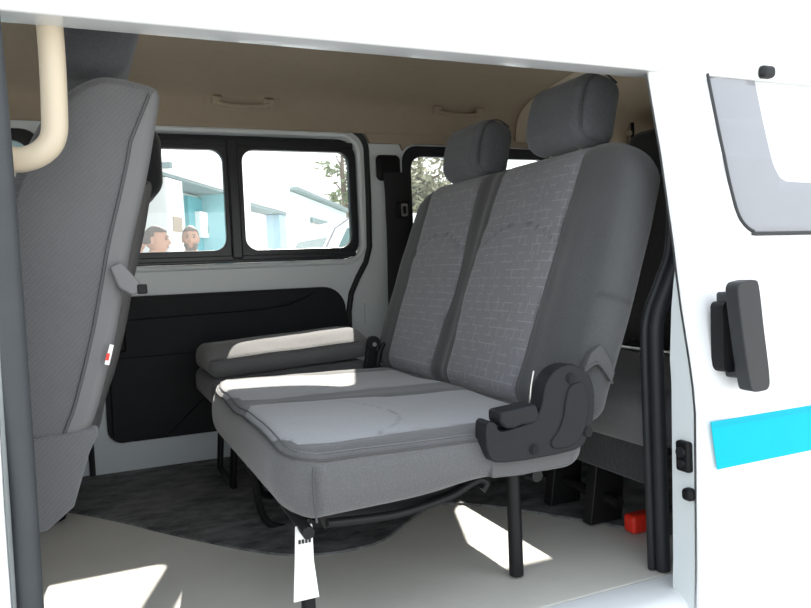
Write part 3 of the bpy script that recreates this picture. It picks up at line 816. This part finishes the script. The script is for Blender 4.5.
# ------------------------------------------------------------------ opened sliding door
sd = thing('sliding_door', 'white sliding door slid open at right with black handle and cyan stripe', 'door', (1.6, 1.05, -.2))
SL = -Vector(sd.location)
X0 = 1.045
w_out = [(1.062 + .0, .62), (1.078, .40), (1.090, .30), (1.118, .20), (1.148, .115), (1.17, .075), (1.20, .05), (1.25, .042)]
w_out = [(1.105, .70), (1.112, .40), (1.122, .33), (1.160, .19), (1.186, .105), (1.205, .066), (1.235, .046), (1.28, .041)]
hole = [(x, z) for x, z in w_out] + [(1.95, .041), (2.0, .09), (2.02, .46), (1.98, .52), (1.20, .52), (1.115, .48)]
hole = [(p.x, p.y) for p in smooth_path([(1.187, .36, 0), (1.191, .20, 0), (1.20, .11, 0), (1.213, .068, 0), (1.243, .045, 0), (1.30, .040, 0), (1.92, .041, 0), (1.985, .08, 0), (2.0, .2, 0), (2.0, .42, 0), (1.95, .455, 0), (1.23, .455, 0), (1.19, .44, 0)], 4, closed=True)]
skin = [(X0, -.84), (2.30, -.84), (2.30, .5), (X0 - .0, .5)]
def door_y(x, z): return yskin(z) + .012 * sstep(X0 + .03, X0, x)
door_sk = put('door_shell', slab([(X0, -.84), (X0 + .03, -.84), (2.30, -.84), (2.30, .5), (X0 + .03, .5), (X0, .5)], [hole], door_y, .012, cutz), M['paint'], sd, loc=SL, wn=True)
# inner half of the door: deep below the belt, slim frame above it
ip = [(-.84, .085), (-.3, .085), (-.2, .075), (-.1, .05), (-.03, .03), (0, .02), (.5, .02)]
bm = bmesh.new(); L1 = []; L2 = []
zs = [-.84, -.6, -.4, -.3, -.25, -.2, -.15, -.1, -.05, 0, .03]
for z in zs:
    d = lerp_tab(ip, z)
    L1.append((bm.verts.new((X0 + .002, yskin(z) + .012, z)), bm.verts.new((X0 + .004, yskin(z) + d, z)), bm.verts.new((2.30, yskin(z) + d, z)), bm.verts.new((2.30, yskin(z) + .012, z))))
for a, b in zip(L1, L1[1:]):
    for i in range(3): bm.faces.new((a[i], a[i + 1], b[i + 1], b[i]))
bm.faces.new(L1[0]); bm.faces.new(L1[-1][::-1])
put('inner_panel', bm, M['paint_in'], sd, loc=SL)
# window: printed border, its grey standing in for sky glare, and a white pane
w_in = [(p.x, p.y) for p in smooth_path([(1.326, .36, 0), (1.330, .215, 0), (1.340, .172, 0), (1.36, .152, 0), (1.42, .148, 0), (1.80, .138, 0), (1.87, .16, 0), (1.88, .3, 0), (1.85, .40, 0), (1.36, .405, 0), (1.33, .395, 0)], 4, closed=True)]
sw = put('door_window', slab(hole, [w_in], lambda x, z: yskin(z) + .004, .006, cutz), M['frit'], sd, loc=SL, wn=True)
put('pane', slab(w_in, [], lambda x, z: yskin(z) + .008, .004, cutz), M['pane_white'], sw)
put('window_seal', tube([(x, yskin(z) + .001, z) for x, z in hole], .0045, 8, closed=True), M['handle_pl'], sw)
put('window_catch', rbox((1.328, 1.095, .372), (1.368, 1.125, .398), .01, (1, 1, 1)), M['rubber'], sw)
# handle: recessed base plate and a big vertical grip
hb = put('handle_base', slab(rr(1.088, 1.165, -.222, -.088, .012), [], lambda x, z: .996, .03), M['plastic_dark'], sd, loc=SL, bevel=.004)
gp = [(p.x, p.y) for p in smooth_path([(1.082, -.075, 0), (1.086, -.054, 0), (1.10, -.049, 0), (1.125, -.048, 0), (1.137, -.060, 0), (1.148, -.14, 0), (1.160, -.225, 0), (1.158, -.252, 0), (1.140, -.257, 0), (1.118, -.255, 0), (1.108, -.24, 0), (1.094, -.16, 0)], 4, closed=True)]
grip = put('handle_grip', prism(gp, .955, .985, 'y'), M['handle_pl'], sd, loc=SL, bevel=.010, bseg=3)
put('handle_stem', rbox((1.10, .975, -.10), (1.13, 1.025, -.07), .006, (1, 1, 1)), M['handle_pl'], sd, loc=SL)
put('handle_stem', rbox((1.115, .975, -.235), (1.145, 1.025, -.205), .006, (1, 1, 1)), M['handle_pl'], sd, loc=SL)
# cyan stripe
stp = put('stripe', slab([(1.062, -.314), (2.29, -.314), (2.29, -.405), (1.078, -.408)], [], lambda x, z: yskin(z) - .0012, .0012, cutz), M['cyan'], sd, loc=SL, smooth=False)
put('stripe_edge', slab([(1.062, -.314), (2.29, -.314), (2.29, -.326), (1.0635, -.326)], [], lambda x, z: yskin(z) - .0022, .001, cutz), M['cyan_lite'], stp, smooth=False)
# latch and buffer on the leading edge
lt = put('latch', rbox((X0 - .010, 1.038, -.418), (X0 + .01, 1.072, -.358), .006, (1, 2, 2)), M['plastic_dark'], sd, loc=SL)
put('latch_jaw', disc((X0 - .012, 1.054, -.378), .010, (1, 0, 0), .008, 12), M['plastic'], lt)
put('latch_jaw', disc((X0 - .012, 1.052, -.40), .007, (1, 0, 0), .008, 12), M['plastic'], lt)
put('buffer', rbox((X0 - .014, 1.032, -.472), (X0 + .01, 1.056, -.448), .008, (1, 1, 1)), M['plastic_dark'], sd, loc=SL)

# ------------------------------------------------------------------ outside
M['ground'] = plain('pale_concrete', (.46, .45, .43, 1), .9, var=.12, scale=1.5, bump=.2, bscale=20)
gbm = bmesh.new(); bmesh.ops.create_grid(gbm, x_segments=1, y_segments=1, size=60)
g = put('ground', gbm, M['ground'], smooth=False, loc=(0, 10, GR)); struct(g)
# wheels of the van, below the frame
for x in (-.75, 2.05):
    for y in (1.3, 2.55):
        o = put('wheel', disc((x, y, GR + .3), .3, (0, 1, 0), .19, 28), M['rubber'], bevel=.03); struct(o); o.parent = fl

M['wall_white'] = plain('white_render', (.86, .88, .87, 1), .8, var=.03, scale=1)
M['wall_pink'] = plain('pale_pink_door', (.72, .60, .58, 1), .7)
M['wall_aqua'] = plain('pale_aqua_render', (.60, .78, .78, 1), .8, var=.04, scale=1)
M['teal'] = plain('teal_paint', (.05, .30, .35, 1), .6, var=.06)
M['teal_lite'] = plain('light_teal_paint', (.28, .56, .60, 1), .6, var=.06)
M['bluegrey'] = plain('grey_blue_shutter', (.36, .52, .62, 1), .6, var=.06)
M['greyline'] = plain('grey_coping', (.20, .27, .28, 1), .7)
M['tealglass'] = plain('teal_tinted_glass', (.10, .20, .20, 1), .15, var=.15, scale=2)
# facade runs along U from B0; s = metres along it
bang = math.atan2(.869, .495)
bd = thing('building', 'white and teal building with doorways across the yard behind the van', 'building', (1.62, 10.6, GR), rot=(0, 0, bang))
def fx(name, s0, s1, z0, z1, d0, d1, mat, par=None, bev=.0):   # local x along the facade, local -y outward
    return put(name, box((s0, -d1, z0), (s1, -d0, z1)), mat, par or bd, smooth=False, bevel=bev)
CAN = 2.59     # underside of the white upper wall
fx('upper_wall', -6, 4.72, CAN, 4.6, -3.5, .0, M['wall_white'])
fx('soffit', -6, .97, CAN - .04, CAN, -.5, -.02, M['greyline'])
fx('back_wall', -6, .97, 0, CAN - .06, -3.5, -.5, M['wall_aqua'])
fx('column', -1.32, -.82, 0, CAN - .06, -.5, .0, M['wall_white'])
fx('column', -.78, -.62, 0, CAN - .06, -.5, -.38, M['bluegrey'])
fx('column', -.45, -.25, 0, CAN - .06, -.5, -.42, M['teal_lite'])
fx('shop_window', -5, -.60, .3, CAN - .12, -.5, -.46, M['tealglass'])
dw = fx('doorway', .42, 1.55, 0, CAN - .1, -.5, -.44, M['teal'])
nb_ = fx('notice_board', .66, 1.26, 1.88, 2.27, -.44, -.36, M['wall_white'], dw)
fx('notice_label', .94, 1.02, 1.95, 2.07, -.36, -.355, M['greyline'], nb_)
fx('wall_plate', -1.18, -.92, 1.86, 2.05, .0, .02, M['headliner'])
fx('front_wall', .97, 2.0, 0, CAN, -3.5, .0, M['teal_lite'])
fx('wall_face', 1.0, 2.0, 0, CAN - .005, .0, .008, M['wall_white'])
fx('front_wall', 4.42, 4.9, 0, CAN, -3.5, .0, M['wall_white'])
fx('front_wall', 2.0, 4.42, 2.51, CAN, -3.5, .0, M['wall_white'])
dr = fx('door_recess', 2.0, 4.42, 0, 2.51, -3.5, -.35, M['wall_aqua'])
fx('soffit', 2.02, 4.40, 2.45, 2.505, -.35, -.01, M['greyline'], dr)
fx('door_leaf', 2.3, 4.45, 0, 2.44, -.35, -.32, M['wall_white'], dr)
fx('door_leaf', 4.0, 4.41, 0, 2.44, -.32, -.05, M['bluegrey'], dr)
fx('wing_wall', 4.9, 11.2, 0, 2.98, -3.5, -.02, M['wall_aqua'])
fx('wing_coping', 4.78, 11.2, 3.0, 3.06, -3.6, .16, M['greyline'])
d2 = fx('wing_door', 6.55, 8.8, 0, 2.5, -.02, .012, M['wall_pink'])
fx('wing_lintel', 6.5, 8.85, 2.42, 2.54, .0, .05, M['greyline'], d2)
lm = fx('wall_lamp', -1.40, -1.32, CAN + .04, CAN + .11, .0, .10, M['greyline'])

# parked white van, seen through the right pane
M['van_white'] = plain('white_car_paint', (.85, .86, .87, 1), .25, var=.02, coat=.5)
pv = thing('parked_van', 'white van parked outside, nose seen through the right window pane', 'van', (2.19, 9.3, GR))
body = [(0, .35), (.02, .75), (.18, 1.0), (.62, 1.78), (.8, 1.92), (1.2, 1.98), (4.2, 1.98), (4.35, 1.8), (4.4, .35)]
put('body', prism(body, -.8, .8, 'y'), M['van_white'], pv, bevel=.05, bseg=3)
put('pillar_seal', tube([(.32, -.80, 1.2), (.64, -.80, 1.80), (.84, -.80, 1.93)], .012, 8), M['frit'], pv)
put('windscreen', prism([(.245, 1.10), (.58, 1.69), (.57, 1.70), (.235, 1.11)], -.68, .68, 'y'), M['tealglass'], pv, smooth=False)
put('side_window', slab([(.50, 1.25), (.80, 1.80), (1.25, 1.84), (1.25, 1.25)], [], lambda x, z: -.808, .01), M['tealglass'], pv, smooth=False)
put('side_window', slab([(1.36, 1.25), (1.36, 1.84), (2.9, 1.84), (2.9, 1.25)], [], lambda x, z: -.808, .01), M['tealglass'], pv, smooth=False)
put('bumper', rbox((-.06, -.78, .32), (.2, .78, .58), .05, (1, 4, 2)), M['plastic'], pv)
put('headlamp', rbox((-.01, -.74, .72), (.12, -.48, .90), .04, (1, 2, 2)), M['frit'], pv)
for x in (.75, 3.5):
    for y in (-.72, .72): put('wheel', disc((x, y, .32), .32, (0, 1, 0), .2, 24), M['rubber'], pv, bevel=.03)

# trees
M['leaf'] = plain('grey_green_leaves', (.16, .20, .10, 1), .7, var=.5, scale=3)
M['leaf2'] = plain('dry_green_leaves', (.24, .25, .15, 1), .7, var=.5, scale=3)
M['bark'] = plain('bark', (.12, .09, .07, 1), .9, var=.3)
def tree(loc, h, rad, n, size, mat, label, ctr):
    t = thing('tree', label, 'tree', loc)
    put('trunk', tube([(0, 0, 0), (.08, .03, h * .4), (-.05, 0, h * .75), (0, 0, h * .95)], [.16, .13, .08, .03], 8), M['bark'], t)
    tr = bmesh.new()
    for i in range(7):
        a = i * 2.4; z = h * (.35 + .07 * i)
        tube([(0, 0, z), (math.cos(a) * rad * .4, math.sin(a) * rad * .4, z + .3), (math.cos(a) * rad * .75, math.sin(a) * rad * .75, z + .5)], [.05, .03, .012], 6, bm=tr)
    put('branches', tr, M['bark'], t)
    bm = bmesh.new(); rnd = random.Random(int(h * 100 + n))
    clumps = [(rnd.gauss(0, .5) * rad, rnd.gauss(0, .5) * rad, ctr + rnd.gauss(0, .42) * (h - ctr)) for _ in range(26)]
    for i in range(n):
        c = clumps[i % len(clumps)]
        p = Vector(c) + Vector((rnd.gauss(0, 1), rnd.gauss(0, 1), rnd.gauss(0, .8))) * rad * .2
        a = Vector((rnd.uniform(-1, 1), rnd.uniform(-1, 1), rnd.uniform(-.6, .6))).normalized(); b = a.orthogonal().normalized()
        s = size * rnd.uniform(.6, 1.3)
        vs = [bm.verts.new(p + a * s * u + b * s * .5 * w) for u, w in ((-1, 0), (0, 1), (1, 0), (0, -1))]
        bm.faces.new(vs)
    put('foliage', bm, mat, t, smooth=False)
    return t
tree((10.9, 23, GR), 6.0, 1.7, 5200, .14, M['leaf2'], 'bushy green tree outside the rear quarter window', 3.2)
tree((8.05, 23, GR), 6.0, .55, 420, .12, M['leaf'], 'sparse thin tree beyond the parked white van', 3.8)

# ------------------------------------------------------------------ people outside
M['skin'] = plain('skin', (.36, .20, .135, 1), .6, var=.06)
M['skin2'] = plain('tanned_skin', (.30, .165, .11, 1), .6, var=.06)
M['hair'] = plain('dark_hair', (.045, .035, .028, 1), .7, var=.3, scale=60)
M['hair_grey'] = plain('greying_hair', (.10, .085, .07, 1), .7, var=.4, scale=60)
M['shirt_white'] = plain('white_shirt', (.82, .83, .86, 1), .8)
M['shirt_grey'] = plain('grey_jumper', (.22, .23, .25, 1), .85)
M['jacket'] = plain('pale_jacket', (.72, .72, .70, 1), .8)
M['trouser'] = plain('dark_trousers', (.05, .055, .07, 1), .85)
M['shoe'] = plain('black_shoes', (.02, .02, .02, 1), .5)
M['eye'] = plain('dark_eyes', (.02, .015, .012, 1), .3)
def skin_mesh(name, verts, edges, radii, root, mat, parent, sub=2):
    me = bpy.data.meshes.new(name); me.from_pydata(verts, edges, []); me.materials.append(mat)
    o = bpy.data.objects.new(name, me); C.objects.link(o); o.parent = parent
    sk_ = o.modifiers.new('Skin', 'SKIN'); sk_.use_smooth_shade = True
    if not me.skin_vertices: me.skin_vertices.new()
    for i, r_ in enumerate(radii):
        sv = me.skin_vertices[0].data[i]; sv.radius = r_ if isinstance(r_, tuple) else (r_, r_); sv.use_root = (i == root)
    s = o.modifiers.new('Subsurf', 'SUBSURF'); s.levels = sub; s.render_levels = sub
    return o
def person(label, loc, rotz, H, skin, hair, top, beard=False, collar=None):
    """faces -y when rotz = 0; limbs slightly bent, standing"""
    t = thing('person', label, 'person', loc, rot=(0, 0, rotz)); k = H / 1.75
    J = {'pelvis': (0, 0, .95), 'belly': (0, .0, 1.08), 'chest': (0, .0, 1.28), 'neckb': (0, .015, 1.45), 'neck': (0, .0, 1.54)}
    vs, es, rs = [], [], []
    def add(p, r, prev=None):
        vs.append(tuple(c * k for c in p)); rs.append(tuple(c * k for c in r) if isinstance(r, tuple) else r * k)
        if prev is not None: es.append((prev, len(vs) - 1))
        return len(vs) - 1
    p0 = add((0, 0, .95), (.15, .11)); p1 = add((0, 0, 1.1), (.145, .11), p0); p2 = add((0, 0, 1.28), (.165, .115), p1); p3 = add((0, .015, 1.43), (.11, .085), p2); p4 = add((0, .0, 1.53), .055, p3); p5 = add((0, -.01, 1.58), .05, p4)
    for s in (-1, 1):
        a = add((s * .17, .015, 1.41), .062, p3); b = add((s * .225, .02, 1.14), .046, a); c = add((s * .235, -.06, .92), .034, b); d = add((s * .235, -.085, .84), .028, c)
        h = add((s * .098, 0, .88), .088, p0); kn = add((s * .105, -.015, .5), .058, h); an = add((s * .108, .02, .09), .04, kn); ft = add((s * .12, -.10, .04), .035, an)
    body = skin_mesh('body', vs, es, rs, 0, skin, t)
    # head with face, joined in one mesh
    bm = bmesh.new(); bmesh.ops.create_uvsphere(bm, u_segments=24, v_segments=18, radius=1)
    for v in bm.verts:
        x, y, z = v.co
        w = 1 - .22 * sstep(0, -1, z) - .05 * sstep(.4, 1, z)
        yy = y * (.098 if y < 0 else .108)
        if z < -.1 and y > 0: yy *= 1 - .45 * sstep(-.1, -.9, z)
        v.co = (x * .076 * w, yy - .004, z * .122)
        # nose, brow, eye sockets, chin
        if y < -.5:
            v.co.y -= .026 * math.exp(-(x / .16) ** 2) * math.exp(-((z + .16) / .16) ** 2)
            v.co.y += .010 * math.exp(-((abs(x) - .4) / .17) ** 2) * math.exp(-((z - .08) / .12) ** 2)
            v.co.y -= .010 * math.exp(-(x / .3) ** 2) * math.exp(-((z + .85) / .2) ** 2)
            v.co.y -= .006 * math.exp(-(x / .28) ** 2) * math.exp(-((z + .5) / .1) ** 2)
    hc = Vector((0, -.015, 1.635)) * k
    for v in bm.verts: v.co = v.co * k + hc
    head = put('head', bm, skin, body)
    for s in (-1, 1):
        put('ear', rbox((s * .077 - .009, .0, -.035), (s * .077 + .009, .03, .03), .008, (1, 1, 1)), skin, head, loc=hc)
        put('eye', disc((s * .031, -.089, .012), .010, (0, 1, 0), .008, 10), M['eye'], head, loc=hc)
        put('eyebrow', rbox((s * .031 - .017, -.099, .03), (s * .031 + .017, -.088, .038), .003, (1, 1, 1)), hair, head, loc=hc)
    put('mouth', rbox((-.022, -.102, -.066), (.022, -.092, -.058), .003, (1, 1, 1)), M['skin2'] if skin is M['skin'] else M['hair_grey'], head, loc=hc)
    bm = bmesh.new(); bmesh.ops.create_uvsphere(bm, u_segments=24, v_segments=16, radius=1)
    dead = [v for v in bm.verts if (v.co.z < -.35 and v.co.y > -.2) or (v.co.y < -.15 and v.co.z < .48) or (v.co.z < .0 and v.co.y < .2)]
    bmesh.ops.delete(bm, geom=dead, context='VERTS')
    for v in bm.verts: v.co = Vector((v.co.x * .081, v.co.y * .112 + .004, v.co.z * .130)) * k + hc
    put('hair', bm, hair, t, solid=(.006, 0))
    if beard:
        bm = bmesh.new(); bmesh.ops.create_uvsphere(bm, u_segments=24, v_segments=16, radius=1)
        dead = [v for v in bm.verts if v.co.z > -.36 or v.co.y > .15 or (abs(v.co.x) < .32 and v.co.z > -.62 and v.co.z < -.44)]
        bmesh.ops.delete(bm, geom=dead, context='VERTS')
        for v in bm.verts: v.co = Vector((v.co.x * .072, v.co.y * .120 - .006, v.co.z * .136)) * k + hc
        put('beard', bm, hair, t, solid=(.008, 0))
    # clothes follow the body
    vs, es, rs = [], [], []
    p0 = add((0, 0, .93), (.165, .125)); p1 = add((0, 0, 1.1), (.16, .125), p0); p2 = add((0, 0, 1.28), (.178, .128), p1); p3 = add((0, .015, 1.43), (.122, .096), p2); p4 = add((0, .012, 1.475), .075, p3)
    for s in (-1, 1):
        a = add((s * .175, .015, 1.41), .073, p3); b = add((s * .23, .02, 1.14), .058, a); c = add((s * .237, -.05, .94), .046, b)
    skin_mesh('shirt', vs, es, rs, 0, top, t)
    if collar: put('collar', tube([((.07 * math.cos(a)) * k, (.008 + .06 * math.sin(a)) * k, 1.487 * k) for a in [PI / 8 * i for i in range(16)]], .018 * k, 8, closed=True), collar, t)
    vs, es, rs = [], [], []
    p0 = add((0, 0, .97), (.155, .118)); p1 = add((0, 0, .90), (.155, .115), p0)
    for s in (-1, 1):
        h = add((s * .098, 0, .82), .098, p1); kn = add((s * .105, -.015, .5), .072, h); an = add((s * .108, .015, .10), .058, kn)
    skin_mesh('trousers', vs, es, rs, 0, M['trouser'], t)
    for s in (-1, 1):
        put('shoe', rbox((s * .115 - .048, -.2, 0), (s * .115 + .048, .075, .085), .035, (2, 4, 2), lambda p: Vector((p.x, p.y, p.z * (1 - .35 * sstep(-.02, -.2, p.y)))) * 1.0), M['shoe'], t)
        # relaxed hands: palm, four fingers and a thumb
        hx, hy, hz = s * .235, -.09, .82
        hv, he, hrad = [(hx, hy + .005, hz + .03), (hx, hy - .012, hz - .05)], [(0, 1)], [(.02, .032), (.016, .038)]
        for q in range(4):
            y0 = hy - .045 + .022 * q; n0 = len(hv); ln = (.062, .072, .068, .052)[q]
            hv += [(hx, y0, hz - .06), (hx - s * .006, y0 - .004, hz - .06 - ln * .55), (hx - s * .022, y0 - .006, hz - .06 - ln)]; he += [(1, n0), (n0, n0 + 1), (n0 + 1, n0 + 2)]; hrad += [.0095, .0085, .007]
        n0 = len(hv); hv += [(hx - s * .012, hy - .052, hz - .015), (hx - s * .02, hy - .072, hz - .045)]; he += [(0, n0), (n0, n0 + 1)]; hrad += [.011, .0085]
        skin_mesh('hand', [tuple(c * k for c in v) for v in hv], he, [tuple(c * k for c in r_) if isinstance(r_, tuple) else r_ * k for r_ in hrad], 0, skin, t, 1)
    return t
person('person in white shirt turned right, seen through the left window pane', (.54, 6.4, GR), PI * .40, 1.70, M['skin2'], M['hair'], M['shirt_white'])
person('bearded person in pale jacket facing the van through left window pane', (.962, 7.4, GR), -.12, 1.765, M['skin'], M['hair_grey'], M['jacket'], True, M['shirt_grey'])
person('person in grey jumper half hidden by the front seat edge', (.50, 8.1, GR), .6, 1.79, M['skin'], M['hair'], M['shirt_grey'])

# ------------------------------------------------------------------ light
w = bpy.data.worlds.new('World'); bpy.context.scene.world = w; w.use_nodes = True
nt = w.node_tree; bg = nt.nodes['Background']
tc = N(nt, 'ShaderNodeTexCoord'); sp_ = N(nt, 'ShaderNodeSeparateXYZ'); nt.links.new(tc.outputs['Generated'], sp_.inputs[0])
rmp = N(nt, 'ShaderNodeMapRange'); rmp.inputs[1].default_value = 0; rmp.inputs[2].default_value = .8
nt.links.new(sp_.outputs[2], rmp.inputs[0])
nt.links.new(mix_col(nt, rmp.outputs[0], (.96, .985, 1, 1), (.80, .90, 1, 1)), bg.inputs[0])
bg.inputs[1].default_value = 1.7
sun = bpy.data.lights.new('sun', 'SUN'); sun.energy = 13; sun.angle = math.radians(.6); sun.color = (1, .95, .86)
so = bpy.data.objects.new('sun', sun); C.objects.link(so)
sd_ = Vector((.36, 1, .83)).normalized()
so.rotation_euler = sd_.to_track_quat('Z', 'Y').to_euler()

# ------------------------------------------------------------------ camera
cam = bpy.data.cameras.new('camera'); co = bpy.data.objects.new('camera', cam); C.objects.link(co)
f, yaw, pit, roll = 720.519, .414324, -.049435, .041797
cam.sensor_width = 36; cam.lens = f / 811 * 36; cam.clip_start = .02
fw_ = Vector((math.sin(yaw) * math.cos(pit), math.cos(yaw) * math.cos(pit), math.sin(pit)))
rt = Vector((math.cos(yaw), -math.sin(yaw), 0)); dn = fw_.cross(rt)
r2 = rt * math.cos(roll) + dn * math.sin(roll); d2_ = -rt * math.sin(roll) + dn * math.cos(roll)
mt = Matrix((r2, -d2_, -fw_)).transposed()
co.matrix_world = mt.to_4x4()
bpy.context.scene.camera = co
vs_ = bpy.context.scene.view_settings
vs_.view_transform = 'Standard'; vs_.look = 'None'; vs_.gamma = 1; vs_.use_curve_mapping = False
vs_.exposure = .32
